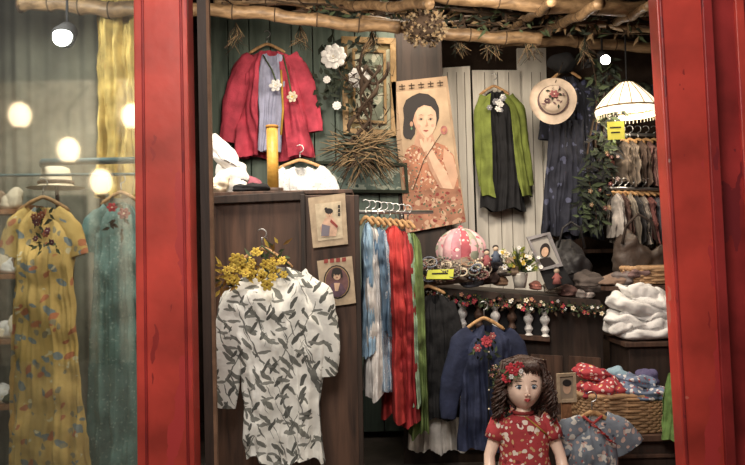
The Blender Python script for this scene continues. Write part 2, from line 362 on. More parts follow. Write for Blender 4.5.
# ============ RED CARDIGAN
pink=fab('raspberry_knit',(196,58,80),bs=90,var=.3); lav=fab('lavender_top',(160,164,196),var=.2)
mb=MB(); DC=5.5
garment(mb,DC,[(48,250,290),(64,243,298),(110,238,306),(140,235,311),(158,234,315)],pink,nw=.3,nd=6,slope=8,thick=.07,folds=4,amp=.034,seed=1,op=.36,
 sleeves=[([(254,58),(243,74),(233,108),(227,142)],[10,12,10,8]),([(288,58),(300,76),(309,104),(314,132)],[10,12,10,8])])
garment(mb,DC-.03,[(52,262,282),(75,258,286),(125,259,282),(150,258,281)],lav,nw=.5,nd=14,slope=3,thick=.03,folds=3,amp=.012,seed=4)
hanger(mb,267,44,36,DC,9)
E=DC-.16
mb.flower(at(276,86,E),.05,white,cream,6); mb.flower(at(293,97,E),.045,cream,yel,6); mb.tube([at(263,55,E+.05),at(272,70,E+.01),at(277,84,E)],.006,green,6); mb.tube([at(283,55,E+.05),at(288,75,E+.01),at(292,97,E)],.006,green,6)
mb.tube([at(281,70,E+.04),at(283,110,E+.04),at(281,135,E+.04)],.008,fab('gold_cord',(196,150,50)),6)
mb.build('raspberry_cardigan')
mb=MB()
for (x,y,r) in [(334,58,.10),(359,79,.085),(337,106,.035),(327,80,.03)]:
    c=at(x,y,5.4); mb.flower(c,r,white,cream,9,layers=3,face=(R(-.2,.2),-1,.1))
for i in range(90): mb.leaf(at(R(318,375),R(42,112),5.46),R(.05,.1),R(.012,.022),dkgreen)
mb.tube([at(325,45,5.46),at(345,70,5.46),at(338,110,5.46)],.008,dkgreen,6)
mb.tube([at(334,40,5.46),at(330,20,5.46)],.006,dkgreen,6)
mb.build('white_rose_spray')
gold=fab('gilt_frame',(140,110,68),rough=.4,metal=.2)
def frame(mb,q,D,w,fm,pm,dep=.03):
    cx=sum(p[0] for p in q)/4; cy=sum(p[1] for p in q)/4
    def ins(p): 
        dx=cx-p[0]; dy=cy-p[1]; return (p[0]+math.copysign(w,dx),p[1]+math.copysign(w,dy))
    I=[ins(p) for p in q]
    for i in range(4):
        j=(i+1)%4; mb.prism([q[i],q[j],I[j],I[i]],D,dep,fm)
    mb.prism(I,D+dep*.5,dep*.4,pm)
mb=MB(); frame(mb,[(341,36),(396,38),(397,136),(343,134)],5.58,6,gold,fab('picture_ground',(150,150,128),[('n',8,.6,(110,95,60))]),.045)
frame(mb,[(352,48),(386,50),(387,124),(353,122)],5.56,3,gold,fab('painting_landscape',(120,128,110),[('n',9,.55,(160,160,140)),('v',12,.2,(70,70,50))]),.03)
mb.build('gilt_picture_frame',bevel=.003)
br=fab('branch',(70,53,40)); 
mb=MB()
for k in range(4):
    pts=[at(364+(9+3*math.sin(k*2+i*.2))*math.sin(i*.4+k*1.7)+5*math.sin(i*.13+k),66+i*4.3,5.35+.04*math.cos(i*.45+k)) for i in range(19)]
    mb.tube(pts,[.012+.006*math.sin(i*1.3+k) for i in range(19)],br,7)
mb.tube([at(374+14*math.cos(a)*(1+.1*math.sin(3*a)),62+22*math.sin(a),5.35) for a in [i*.4 for i in range(13)]],.012,br,7)
for i in range(60): 
    p=at(R(345,390),R(60,140),5.34); mb.tube([p,p+Vector((R(-.06,.06),-.02,R(-.05,.06))),p+Vector((R(-.12,.12),-.04,R(-.1,.12)))],[.004,.003,.001],br,4)
mb.build('twisted_branch')
straw=fab('straw',(140,114,80)); mb=MB()
for i in range(420):
    a=R(-1.2,1.0); c=at(362+R(-14,14),152+R(-9,9),5.25+R(-.05,.05)); d=Vector((math.cos(a)*random.choice((-1,1,1)),R(-.4,.1),math.sin(a))).normalized(); l=R(.08,.28)
    mb.tube([c,c+d*l*.5+Vector((0,0,R(-.01,.02))),c+d*l+Vector((0,0,-.03))],[.005,.004,.0015],[straw,br,straw,dkgreen][i%4],4)
mb.lump(at(362,152,5.27),(.09,.05,.05),br,seed=3); mb.tube([at(362,150,5.3),at(362,145,5.6)],.006,br,5); mb.build('dried_grass_bundle')
mb=MB(); hy=fab('dried_hydrangea',(144,124,96))
for i in range(420):
    v=Vector((R(-1,1),R(-1,1),R(-1,1))).normalized(); q=v*R(.75,1.05); c=at(425,28,4.62)+Vector((q.x*.13,q.y*.1,q.z*.11)); mb.leaf(c,.026,.011,[hy,straw,br][i%3],v+Vector((R(-1,1),R(-1,1),R(-1,1))))
mb.lump(at(425,28,4.62),(.10,.07,.08),br,seed=9); mb.tube([at(425,16,4.65),at(424,2,4.65)],.006,br,5); mb.build('dried_hydrangea_bunch')
mb=MB()
for i in range(360):
    x=R(300,640); c=at(x,R(-4,20)+(x-300)*.05,4.95+R(-.15,.15)); mb.leaf(c,R(.04,.11),.011,[green,straw,dkgreen,br][i%4],(R(-1,1),R(-.5,.3),R(-1,.2)))
mb.tube([at(300,4,4.96),at(440,8,4.96),at(640,22,4.96)],.008,br,6)
mb.build('dried_leaf_garland')
mb=MB()
for x in (236,300,372,460,490,530,585):
    for i in range(30):
        p=at(x,R(22,30)+ (x-236)*.04,4.9); mb.tube([p,p+Vector((R(-.04,.04),R(-.03,.03),-.06)),p+Vector((R(-.08,.08),R(-.05,.05),-R(.08,.17)))],[.003,.002,.0015],[straw,br,dkgreen][i%3],4)
mb.build('hanging_dried_herbs')
# lady poster
pbg=fab('poster_beige',(168,138,108),rough=.6,bump=.04,var=.22,vs=6); D0=5.58
pd=fab('poster_dress',(180,118,90),[('v',(34,2,34),.34,(200,170,144)),('v',(26,2,26),.22,(136,60,56)),('v',(40,2,40),.24,(104,104,86))],bump=0,var=.25)
skn=flat('poster_skin_warm',(208,168,140),var=.12,vs=14); hs=flat('poster_skin_shade',(180,134,108),var=.15,vs=20); mid=flat('poster_skin_mid',(195,152,124),var=.1)
mb=MB(); mb.prism([(391,82),(447,76),(466,222),(406,233)],D0,.02,pbg)
mb.prism([(396,92),(446,87),(459,190),(408,196)],D0-.002,.001,fab('poster_lighter',(184,156,126),bump=0,var=.2,vs=7))
for i in range(5):
    x=399+i*9.5; y=86-i*.9
    mb.prism([(x,y),(x+6,y-.6),(x+6.2,y+.4),(x+.2,y+1)],D0-.004,.001,br); mb.prism([(x+2.4,y-2),(x+3.4,y-2),(x+3.8,y+4),(x+2.8,y+4)],D0-.004,.001,br); mb.prism([(x+.5,y+3),(x+6,y+2.4),(x+6,y+3.2),(x+.5,y+3.8)],D0-.004,.001,br)
mb.prism([(403,160),(407,149),(415,143),(424,141),(435,142),(446,146),(454,156),(458,176),(459,190),(408,196),(402,176)],D0-.005,.001,pd)
mb.prism([(417,130),(432,132),(435,142),(427,150),(414,145)],D0-.0065,.001,hs)
mb.prism([(404,118),(403,108),(406,100),(412,96),(419,93),(428,94),(435,99),(439,108),(439,118),(436,126),(430,120),(420,112),(416,122),(415,134),(411,140),(405,137),(403,128)],D0-.0062,.001,ink)
blob(mb,408,131,5,8,D0-.0064,ink,.1)
mb.prism([(413,112),(417,106),(424,103),(431,105),(435.5,111),(436.5,119),(435.5,127),(432.5,133),(428,137.5),(424,138),(419,134),(415,127),(412.5,119)],D0-.008,.001,skn)
mb.prism([(412.8,112),(416,112),(417.5,122),(421,131),(425.5,137.2),(423.5,138),(419,134),(415,127),(412.5,119)],D0-.0084,.001,mid)
mb.prism([(412.6,114),(414,115),(416,125),(420,133),(423,137),(419,134),(415,127),(412.5,119)],D0-.0087,.001,hs)
mb.prism([(407,113),(409,103),(415,97),(424,95),(432,98),(437,106),(438,117),(435,111),(431,106.5),(424,105),(418,108),(415,113),(413,120),(409,121)],D0-.009,.001,ink)
blob(mb,411.5,124,1.6,2.6,D0-.0095,hs); blob(mb,411.5,128.5,.8,1.4,D0-.0096,flat('jade',(90,130,90)))
for ex in(421,430.5):
    mb.prism([(ex-2.8,119.4),(ex-1,118.4),(ex+1.3,118.4),(ex+2.8,119.3),(ex+1,120.1),(ex-1,120.2)],D0-.010,.001,paper); blob(mb,ex+.2,119.3,.9,.9,D0-.0105,ink,n=10)
    mb.prism([(ex-3,119.4),(ex,118.0),(ex+3,119),(ex,118.6)],D0-.0108,.001,ink); mb.prism([(ex-3,115.6),(ex,114.5),(ex+2.8,115.2),(ex,115)],D0-.0108,.001,br)
    mb.prism([(ex-2.6,117.2),(ex,116.4),(ex+2.6,117.2),(ex,117.8)],D0-.0096,.001,mid)
mb.prism([(426.4,119),(428.4,125.6),(426.4,126.8),(424.8,126.2),(426.4,124)],D0-.010,.001,hs)
mb.prism([(423.2,130.4),(425,129.8),(426,130),(427,129.8),(428.8,130.3),(426.5,131.7),(424.9,131.6)],D0-.0105,.001,pr)
blob(mb,418.6,126,2.2,1.8,D0-.0095,flat('blush',(200,144,122)),n=12); blob(mb,432.6,125.4,1.6,1.6,D0-.0095,flat('blush2',(200,146,124)),n=12)
mb.prism([(444,148),(453,156),(458,176),(454,189),(444,188),(448,174),(443,160)],D0-.0068,.001,mid)
mb.prism([(453,189),(440,188),(430,170),(424,151),(431,147),(437,158),(446,171)],D0-.009,.001,skn); mb.prism([(440,188),(430,170),(424,151),(426,150),(433,168),(443,188)],D0-.0095,.001,hs)
mb.prism([(424,152),(420.5,145),(419.5,139),(421.5,139),(423.8,143),(424.5,137),(426.3,137),(427.3,142),(430,137),(431.5,138),(430.5,143),(433,141),(434,143),(431,150)],D0-.0115,.001,skn)
mb.tube([at(413,190,D0-.012),at(424,160,D0-.012),at(441,134,D0-.012)],.003,br,5); blob(mb,444,130,3.4,4.4,D0-.0118,flat('peony',(176,104,96),var=.3,vs=40)); blob(mb,444,130,1.6,2,D0-.0122,po)
mb.prism([(402,193),(460,186),(466,222),(406,233)],D0-.006,.001,fab('poster_lower',(164,112,88),[('v',(18,2,18),.35,(184,148,122)),('v',(24,2,24),.3,(132,54,50)),('v',(30,2,30),.25,(88,94,70))],bump=0,var=.25))
mb.build('vintage_lady_poster')
mb=MB(); frame(mb,[(316,161),(407,163),(409,193),(318,192)],5.56,3,dkgreen,fab('lake_painting',(108,128,120),[('n',(14,14,20),.56,(160,170,156)),('v',16,.25,(56,80,76))]),.06)
mb.build('landscape_painting')
# on cabinet
mb=MB(); z0=ct+.002
c=at(226,0,4.42); 
mb.pillow((c.x+.01,4.42,z0),.10,.08,.20,white,2,fa=.012,fr=.6,hf=.6); mb.pillow((c.x-.02,4.40,z0+.16),.075,.07,.15,white,5,fa=.012,fr=.6,hf=.6,tilt=-.5); mb.pillow((c.x-.05,4.33,z0),.07,.05,.1,cream,4,fa=.008)
mb.build('white_cloth_bundle')
mb=MB(); p=at(272,128,4.4); mb.tube([Vector((p.x,p.y,z0)),p],.034,fab('yellow_pole_paint',(190,140,52),rough=.4),16); mb.tube([p,p+Vector((0,0,.015))],.038,fab('pole_cap',(150,100,30)),16); mb.tube([Vector((p.x,p.y,z0)),Vector((p.x,p.y,z0+.03))],.06,dkw,16); mb.build('yellow_pole')
simple('white_lace_blouse',4.9,[(164,286,316),(176,278,326),(215,276,332),(250,276,334)],fab('lace_white',(205,205,205),[('v',55,.25,(160,165,165))],var=.1),hang=(300,160,44),nw=.4,nd=12,seed=6,amp=.02,sleeves=[([(288,172),(278,182),(272,200)],[8,9,8]),([(315,172),(326,182),(333,200)],[8,9,8])])
mb=MB(); c=at(248,0,4.33); mb.pillow((c.x,4.33,z0),.11,.06,.05,black,3,fa=.008); c=at(240,0,4.4); mb.pillow((c.x+.02,4.55,z0),.08,.05,.12,fab('pink_cloth',(150,80,96)),5,fa=.008); mb.build('folded_dark_scarf')
# ============ black dress w/ lime cardigan
lime=fab('lime_knit',(118,132,52),bs=80,var=.25)
mb=MB()
garment(mb,5.80,[(88,486,508),(105,482,514),(140,485,516),(180,481,522),(210,480,526)],black,nw=.4,nd=12,slope=6,thick=.06,folds=4,amp=.025,seed=3)
garment(mb,5.78,[(90,484,510),(104,479,518),(150,480,523),(180,479,528),(198,482,533)],lime,nw=.3,nd=4,slope=7,thick=.085,folds=3,amp=.02,seed=2,op=.5,opm=black,
  sleeves=[([(486,97),(481,112),(481,150),(484,186)],[6,7,6,5]),([(508,97),(518,112),(524,150),(529,186)],[6,7,6,5])])
hanger(mb,494,86,30,5.80,9)
for i in range(9): mb.flower(at(495+R(-7,9),102+R(-6,14),5.65),R(.02,.035),[fab('grey_flower',(150,150,158)),white][i%2],white,6,layers=2)
mb.build('black_dress_with_lime_cardigan')
hatm=fab('pink_straw',(206,184,162),[('w',(0,0,60),.8,(184,154,134))],bs=70)
mb=MB(); c=at(553,101,5.2); q=Vector((-.15,-1,.15)).normalized().to_track_quat('Z','Y').to_matrix()
def hat(a,b):
    i=min(7,int(b*7+.01)); r=[0,.05,.08,.092,.098,.12,.15,.162][i]; z=[.09,.088,.08,.05,.012,.0,-.005,.01][i]
    A=a*2*math.pi; r2=r*(1+.02*math.sin(A*3)); return c+q@Vector((r2*math.cos(A),r2*math.sin(A)*1.05,z))
mb.sheet(hat,40,7,hatm); mb.tube([c+q@Vector((.1*math.cos(a),.1*math.sin(a),.02)) for a in [i*math.pi/12 for i in range(24)]],.009,fab('hat_band',(96,74,74)),6,closed=True)
mb.flower(c+q@Vector((.0,.01,.10)),.035,fab('rose_dull',(170,96,96)),cream,6); mb.flower(c+q@Vector((-.05,-.03,.09)),.022,fab('hat_dkfl',(90,60,66)),cream,6)
for i in range(14): mb.leaf(c+q@Vector((R(-.06,.06),R(-.06,.06),.10)),.035,.008,[dkgreen,fab('hat_lf',(120,90,90))][i%2])
mb.tube([c+Vector((.02,0,.13)),at(563,62,5.36)],.003,br,4)
mb.build('straw_sun_hat')
nvf=fab('navy_floral',(30,32,44),[('v',13,.27,(56,60,90)),('v',17,.17,(106,108,132))],var=.25)
mb=MB(); garment(mb,5.55,[(74,558,578),(90,550,588),(130,552,590),(180,545,598),(238,541,604)],nvf,nw=.3,nd=8,thick=.09,folds=5,amp=.035,seed=8,sleeves=[([(560,84),(551,100),(547,140)],[8,9,9]),([(578,84),(588,100),(593,135)],[8,9,9])])
garment(mb,5.45,[(120,550,584),(180,545,588),(234,542,592)],fab('sheer_navy',(38,40,54),[('v',12,.22,(76,80,106))]),nw=.2,nd=1,slope=0,thick=.06,folds=6,amp=.03,seed=5,back=False)
hanger(mb,566,70,30,5.55,9); mb.lump(at(562,64,5.5),(.10,.07,.07),black,.25,9,2); mb.build('navy_floral_dress')
mb=MB()
for k in range(3): mb.tube([at(592+k*8+5*math.sin(i*.7+k),60+i*15,5.3+.03*k) for i in range(12)],.007,br,5)
for i in range(480):
    a=R(0,1); mb.leaf(at(599+9*math.sin(a*5)+R(-13,13),58+170*a,5.28+R(-.06,.06)),R(.05,.11),R(.009,.017),[dkgreen,black,green,dkgreen][i%4],(R(-1,1),R(-.6,.3),R(-1,.3)))
for i in range(12): mb.flower(at(R(590,618),R(150,225),5.2),R(.012,.02),fab('f%d'%i,random.choice([(130,74,72),(160,134,132),(150,120,90)])),cream,5,layers=1)
mb.build('hanging_leaf_garland')
# lamp
mb=MB(); c=at(627,100,5.2); s=S(5.2); sh=fab('lampshade_glow',(255,238,206),emit=1.3,bump=0,var=.1); rib=fab('lamp_rib',(190,160,110))
prof=[(3,18),(7,17),(15,10),(24,1),(30,-7),(31,-9),(29.5,-16)]
def shade(a,b):
    A=a*2*math.pi; r,z=prof[min(6,int(b*6+.01))]; k=1+.03*abs(math.cos(A*8)); return c+Vector((r*s*k*math.cos(A),r*s*k*math.sin(A),z*s))
mb.sheet(shade,128,6,sh)
for i in range(16):
    A=2*math.pi*(i+.5)/16; mb.tube([c+Vector((r*s*1.004*math.cos(A),r*s*1.004*math.sin(A),z*s)) for r,z in prof[:6]],.004,rib,4)
mb.tube([c+Vector((31.6*s*math.cos(a),31.6*s*math.sin(a),-9*s)) for a in [i*math.pi/16 for i in range(32)]],.006,gold,6,closed=True)
mb.tube([c+Vector((0,0,18*s)),Vector((c.x,c.y,3.28))],.006,black,6); mb.ell(c+Vector((0,0,-.02)),(.045,.045,.06),fab('bulb',(255,240,215),emit=6,bump=0))
for i in range(48):
    a=i*math.pi/24; p=c+Vector((29.5*s*math.cos(a),29.5*s*math.sin(a),-16*s)); mb.tube([p,p+Vector((0,0,-.025))],.003,cream,4)
mb.build('pendant_lamp')
def spotlamp(px,py,D,r=1):
    mb=MB(); c=at(px,py,D); mb.tube([c,c+Vector((0,.08,.06))],[.05*r,.04*r],black,14); mb.ell(c+Vector((0,-.01,0)),(.042*r,.02,.042*r),fab('spot_bulb',(255,250,240),emit=30,bump=0)); mb.tube([c+Vector((0,.06,.05)),Vector((c.x,c.y+.06,3.29))],.008,black,6); mb.build('track_spot_lamp')
spotlamp(605,60,5.1,.8); spotlamp(63,37,4.1,1.3)  # the left lamp is added in place of a lamp reflection on the glass
mb=MB(); mb.prism([(607,122),(624,121),(625,139),(608,140)],5.1,.004,flat('sign_yellow',(210,206,76))); mb.prism([(610,127),(621,126.5),(621,128),(610,128.5)],5.098,.001,ink); mb.prism([(611,132),(620,131.5),(620,133),(611,133.5)],5.098,.001,ink); mb.tube([at(616,121,5.1),at(616,108,5.1)],.002,black,4); mb.build('yellow_price_sign')
def edgeclothes(name,items,D,rail=None,hg=None,amp=.035,dd=.045,thick=.15,curve=None):
    mb=MB()
    for k,(x0,x1,y0,y1,mt) in enumerate(items):
        w=x1-x0; cv=curve[k] if curve else 0
        garment(mb,D+dd*k,[(y0,x0+w*.3,x1-w*.3),(y0+6,x0+w*.1,x1-w*.1),(y0+18,x0,x1),((y0+y1)/2,x0+1+cv,x1+1+cv),(y1-20,x0+cv*1.3,x1+3+cv*1.3),(y1,x0+cv*1.3,x1+4+cv*1.3)],mt,nw=.2,nd=2,slope=4,thick=thick,folds=2.2,amp=amp,seed=k*2.3+x0,NU=30,NV=50,hem=3)
    if rail: mb.tube([at(*rail[0]),at(*rail[1])],.012,metal,10)
    if hg:
        for h in hg: hanger(mb,*h)
    return mb.build(name)
C=lambda n,c,**k: fab(n,c,**k)
edgeclothes('clothes_on_rail',[(610,620,192,240,C('c1',(160,152,146))),(616,627,192,238,C('c2',(84,58,52))),(623,634,192,246,C('c3',(126,116,104))),(630,640,193,240,C('c4',(52,50,52))),(636,646,193,246,C('c5b',(140,130,122))),(642,653,194,242,C('c5',(106,60,58))),(649,659,194,240,C('c6',(76,74,82))),(655,668,194,246,C('c7',(112,92,76)))],5.3,((604,188,5.3),(690,190,5.6)),[(613+k*6,192,14,5.3+.03*k,4) for k in range(9)],amp=.045)
edgeclothes('upper_rail_garments',[(616,629,140,186,C('d0',(86,74,64))),(624,637,140,186,C('d1',(104,92,82))),(633,646,140,187,C('d2',(74,58,50))),(642,654,140,186,C('d3',(110,76,72))),(650,664,140,187,C('d4',(50,47,48)))],5.5,((612,134,5.5),(690,136,5.8)),[(622+k*8,139,14,5.5+.04*k,4) for k in range(5)],amp=.045)
mb=MB()
for y in (100,176,250): mb.box((at(640,y,6.0).x+.1,6.1,at(640,y,6.0).z),(1.2,.35,.03),dkw)
for k in range(26):
    y=(100,176)[k%2]; x=592+(k//2)*7
    mb.pillow((at(x,y,6.0).x,6.05,at(640,y,6.0).z+.016),R(.03,.05),.07,R(.07,.14),C('sh%d'%k,random.choice([(120,70,60),(140,124,96),(80,88,70),(64,62,78),(150,136,126)])),seed=k,n=24,m=12,fa=.006)
for k in range(2): mb.box((at(640,150,6.0).x+.1+(-.6 if k else .6),6.1,1.2),(.03,.33,2.4),dkw)
mb.build('wall_shelf')
# ============ RACK clothes centre
lb=C('pale_blue',(140,172,198),bs=25); wh=C('rack_white',(220,216,214)); rd=C('scarlet_cloth',(182,46,44)); gn=C('moss_green',(104,126,66)); 
edgeclothes('hanging_clothes',[(361,374,221,352,lb),(364,382,226,392,wh),(371,386,226,332,C('denim',(92,122,152))),(375,390,228,388,C('blue_stripe',(120,152,182),layers=[('w',(60,0,0),.8,(200,205,212))])),(380,406,224,416,rd),(394,413,230,420,C('crimson',(164,38,42))),(402,415,232,400,C('mint',(150,182,150))),(402,422,232,430,gn)],4.3,((352,212,4.25),(432,212,4.8)),[(366+k*6,217+k*.6,14,4.3+.045*k,8) for k in range(8)],amp=.055,thick=.16,curve=[0,0,2,1,2,3,2,3])
simple('white_lace_skirt',4.78,[(305,426,446),(340,418,455),(400,412,462),(450,408,468)],C('w2',(212,206,200)),nw=.1,nd=0,slope=1,thick=.05,folds=7,amp=.03,seed=1,hang=(436,302,22))
simple('black_jacket',4.7,[(292,422,448),(306,416,456),(370,417,457),(418,416,460)],black,hang=(428,286,34),nw=.3,nd=12,thick=.045,seed=5,amp=.025,sleeves=[([(448,302),(456,330),(459,385)],[6,7,6]),([(423,302),(418,330),(418,385)],[5,6,6])])
# ============ COUNTER
mb=MB(); D=4.95
mb.prism([(402,285),(600,300),(603,308),(402,293)],D-.12,.8,dkw2)
mb.prism([(404,293),(603,308),(606,620),(404,620)],D,.04,dkw2)
mb.prism([(452,300),(548,308),(548,337),(452,330)],D-.02,.03,black)
for i in range(6):
    x=459+i*16.5
    y=301+i*1.3
    P=at(x+3,y,D-.05); zz=at(x,y+29,D-.05).z; h=P.z-zz
    pts=[Vector((P.x,P.y,P.z-h*k/14)) for k in range(15)]
    mb.tube(pts,[.018,.03,.028,.016,.02,.03,.034,.03,.02,.016,.024,.03,.022,.016,.03],white if i in(0,2,4,5) else dkw,10)
mb.prism([(450,329),(550,337),(550,342),(450,334)],D-.07,.08,dkw)
for k in range(4):
    x=455+k*38; mb.prism([(x,350+k*2),(x+32,352+k*2),(x+32,450),(x,450)],D-.015,.02,dkw)
mb.build('shop_counter',bevel=.003)
mb=MB()
flm=[white,cream,pink,C('peach',(180,124,104)),dkgreen,dkgreen,C('fm',(120,66,64)),br]
for i in range(110):
    x=R(408,602); mb.flower(at(x,289+(x-402)*.075+R(0,11),4.81),R(.008,.019),random.choice(flm),yel,5,layers=1)
for i in range(260):
    x=R(406,603); mb.leaf(at(x,291+(x-402)*.075+R(0,9),4.82),R(.03,.05),.009,[dkgreen,green,br][i%3])
mb.build('flower_garland_trim')
mb=MB(); c=at(461,251,4.98); s=S(4.98)
gores=[C('g_pink',(206,138,152),layers=[('v',20,.3,(180,84,102)),('v',30,.25,(226,200,196))]),C('g_cream',(216,186,184),layers=[('v',22,.34,(190,96,110)),('v',26,.2,(130,150,120))]),C('g_red',(188,86,98),layers=[('v',26,.33,(226,196,190))]),C('g_rose',(214,160,168),layers=[('v',24,.3,(196,110,124))]),C('g_green',(156,160,140),layers=[('v',20,.42,(214,160,168))])]
G=15
def dm(A,th,k=1): return c+Vector((24*s*math.sin(th)*math.cos(A)*k,20*s*math.sin(th)*math.sin(A)*k,23*s*math.cos(th)))
for g in range(G):
    def gf(a,b,g=g):
        A=2*math.pi*(g+a)/G; return dm(A,b*2.2,1+.06*math.sin(math.pi*a)+.03*noise.noise(Vector((g,a*3,b*8))))
    mb.sheet(gf,6,14,gores[g*2%5])
mb.ell(c+Vector((0,0,23*s)),(.018,.018,.018),gores[2]); mb.build('patchwork_cloth_hat')
mb=MB(); cols=[C('bead%d'%i,c_,rough=.6) for i,c_ in enumerate([(86,72,68),(170,154,136),(120,76,76),(196,182,158),(96,104,92),(124,110,98),(150,116,92),(104,110,126)])]
for i in range(100):
    cx=at(R(412,484),274,4.80+R(-.08,.05)); r=R(.02,.05); t0=R(0,6); tl_=R(-.5,.5); m_=random.choice(cols); z=R(-.02,.08)
    if i%3: mb.tube([cx+Vector((r*math.cos(a),-.04+r*.4*math.sin(a)*1.2,z+r*.7*math.sin(a+tl_))) for a in [t0+k*.45 for k in range(14)]],R(.003,.006),m_,5,closed=True)
    else:
        for k in range(12):
            a=t0+k*.52; mb.ell(cx+Vector((r*math.cos(a),-.05+r*.3*math.sin(a),z+r*.7*math.sin(a+tl_))),(.008,)*3,m_,6,5)
mb.pillow(at(450,284,4.84),.19,.08,.14,cols[5],4,fa=.014); mb.pillow(at(425,286,4.84),.1,.08,.13,cols[1],2); mb.pillow(at(472,287,4.86),.08,.06,.11,cols[7],6)
mb.build('bead_necklace_pile')
mb=MB(); mb.prism([(428,270),(454,269),(453,279),(426,279)],4.66,.004,flat('tag_yellow',(212,218,72))); mb.prism([(432,273),(448,272.5),(448,274),(432,274.5)],4.658,.001,ink); mb.build('yellow_price_tag')
mb=MB(); c=at(520,281,4.88)
mb.tube([c+Vector((0,0,-.045)),c+Vector((0,0,0)),c+Vector((0,0,.04)),c+Vector((0,0,.05))],[.035,.045,.052,.055],C('pot_white',(220,215,205),rough=.4),16)
for i in range(170):
    v=Vector((R(-1,1),R(-1,1),R(0,1.2))); mb.leaf(c+Vector((0,0,.06)),R(.08,.19),.008,[green,lime,dkgreen][i%3],v)
for i in range(34): mb.flower(c+Vector((R(-.12,.12),R(-.1,.02),R(.08,.22))),R(.01,.022),random.choice([white,cream,yel,lime]),yel,6,layers=1)
mb.build('potted_flowers')
mb=MB(); frame(mb,[(527,237),(550,232),(563,266),(540,271)],4.8,3,C('silver_frame',(180,180,184),metal=.5,rough=.3),flat('photo_print',(160,156,150)))
blob(mb,545,250,5,7,4.805,ink,.2); blob(mb,545,252,3.5,5,4.802,skin,.2); mb.prism([(539,259),(550,257),(556,264),(543,268)],4.8035,.001,ink); mb.prism([(540,270),(563,266),(572,282),(548,290)],4.82,.02,black); mb.build('framed_photo')
mb=MB(); bagk=C('bag_black',(34,32,34),rough=.5); mb.pillow(at(572,288,5.05),.12,.09,.28,bagk,2,fa=.012,fr=.5); mb.tube([at(558,248,4.98),at(563,228,4.98),at(571,222,4.98),at(580,228,4.98),at(585,248,4.98)],.008,bagk,6); mb.pillow(at(592,292,4.93),.11,.09,.12,C('taupe_cloth',(84,74,70)),8); mb.build('black_handbag')
mb=MB()
for k,(x,y,col,w,h) in enumerate([(490,284,(70,52,46),.07,.07),(500,286,(126,96,74),.05,.06),(478,286,(120,66,68),.05,.06),(505,276,(96,88,84),.06,.08),(552,293,(120,110,98),.06,.06),(568,297,(96,66,62),.07,.06),(536,290,(140,84,74),.035,.05),(495,272,(50,48,56),.06,.09),(583,299,(130,120,116),.07,.06),(512,276,(140,118,98),.04,.1),(410,284,(90,80,70),.06,.15),(418,284,(150,140,130),.05,.1)]):
    mb.pillow(at(x,y,4.88+.02*(k%3)),w,.06,h,C('k%d'%k,col,layers=[('v',30,.22,tuple(min(255,int(v*1.4)) for v in col))]),k*1.3,fa=.01,n=56,m=24)
mb.build('folded_accessories')
mb=MB()
for k,(x,y,c1,c2) in enumerate([(487,266,(150,76,80),(200,174,148)),(496,262,(76,88,110),(200,174,148)),(557,284,(140,76,72),(200,176,150))]):
    p=at(x,y,4.74); m1=C('rag%d'%k,c1); m2=C('ragf%d'%k,c2)
    mb.tube([p,p+Vector((0,0,.03)),p+Vector((0,0,.07))],[.03,.022,.012],m1,12); mb.ell(p+Vector((0,0,.085)),(.018,.018,.02),m2,12,8); mb.ell(p+Vector((0,.004,.093)),(.02,.019,.017),ink,12,8)
    for sx in(-1,1): mb.tube([p+Vector((0,0,.06)),p+Vector((sx*.03,-.005,.035))],[.008,.006],m1,6)
mb.build('rag_dolls')
# ============ basket + piles right
wick=fab('wicker',(176,136,96),bs=80,var=.3,rough=.6)
def basket(mb,c,w,d,h,rows=10,rw=.008,n=72):
    for j in range(rows):
        z=-h/2+h*(j+.5)/rows; k=.92+.08*j/rows; pts=[]
        for i in range(n):
            A=2*math.pi*i/n; ca,sa=math.cos(A),math.sin(A); e=.5
            x=w/2*math.copysign(abs(ca)**e,ca)*k; y=d/2*math.copysign(abs(sa)**e,sa)*k
            o=.006*(1 if (i//2+j)%2 else -1); L=math.hypot(x,y); pts.append(c+Vector((x*(1+o/L),y*(1+o/L),z)))
        mb.tube(pts,rw*1.1 if j<rows-1 else rw*1.8,wick,6,closed=True)
    for i in range(0,n,4):
        A=2*math.pi*i/n; ca,sa=math.cos(A),math.sin(A); e=.5; x=w/2*math.copysign(abs(ca)**e,ca); y=d/2*math.copysign(abs(sa)**e,sa)
        mb.tube([c+Vector((x*.92,y*.92,-h/2)),c+Vector((x,y,h/2))],.006,wick,5)
    mb.box(c+Vector((0,0,-h/2+.01)),(w*.85,d*.85,.015),wick)
bc=at(617,408,4.2)
mb=MB(); basket(mb,bc,.48,.34,.21,13,.009,96); 
mb.build('wicker_basket')
redf=fab('red_floral',(176,52,60),[('v',30,.30,(222,190,180)),('v',37,.22,(60,80,120)),('v',24,.16,(206,160,80))],var=.2)
bluf=fab('blue_floral',(104,120,148),[('v',30,.32,(206,200,200)),('v',34,.24,(160,70,74))],var=.2)
mb=MB(); tz=bc.z+.06
mb.pillow((bc.x-.11,4.14,tz),.12,.11,.11,redf,3,fa=.014,tilt=.1); mb.pillow((bc.x-.13,4.2,tz+.09),.09,.09,.08,redf,7,fa=.014,tilt=-.2); mb.pillow((bc.x+.11,4.13,tz),.13,.12,.09,bluf,5,fa=.014); mb.pillow((bc.x+.1,4.15,tz+.07),.10,.09,.06,bluf,1,fa=.014,tilt=-.15); mb.pillow((bc.x+.19,4.27,tz),.06,.08,.14,C('purple_cloth',(84,78,116)),11); mb.pillow((bc.x-.0,4.27,tz),.09,.06,.14,C('sky_cloth',(126,156,174)),9)
mb.build('folded_floral_clothes')
mb=MB(); zc=bc.z-.105
a=at(556,430,4.03).x; mb.box((a+.45,4.30,zc/2-.02),(.86,.5,zc-.04),dkw2); mb.box((a+.45,4.29,zc-.02),(.92,.56,.035),dkw)
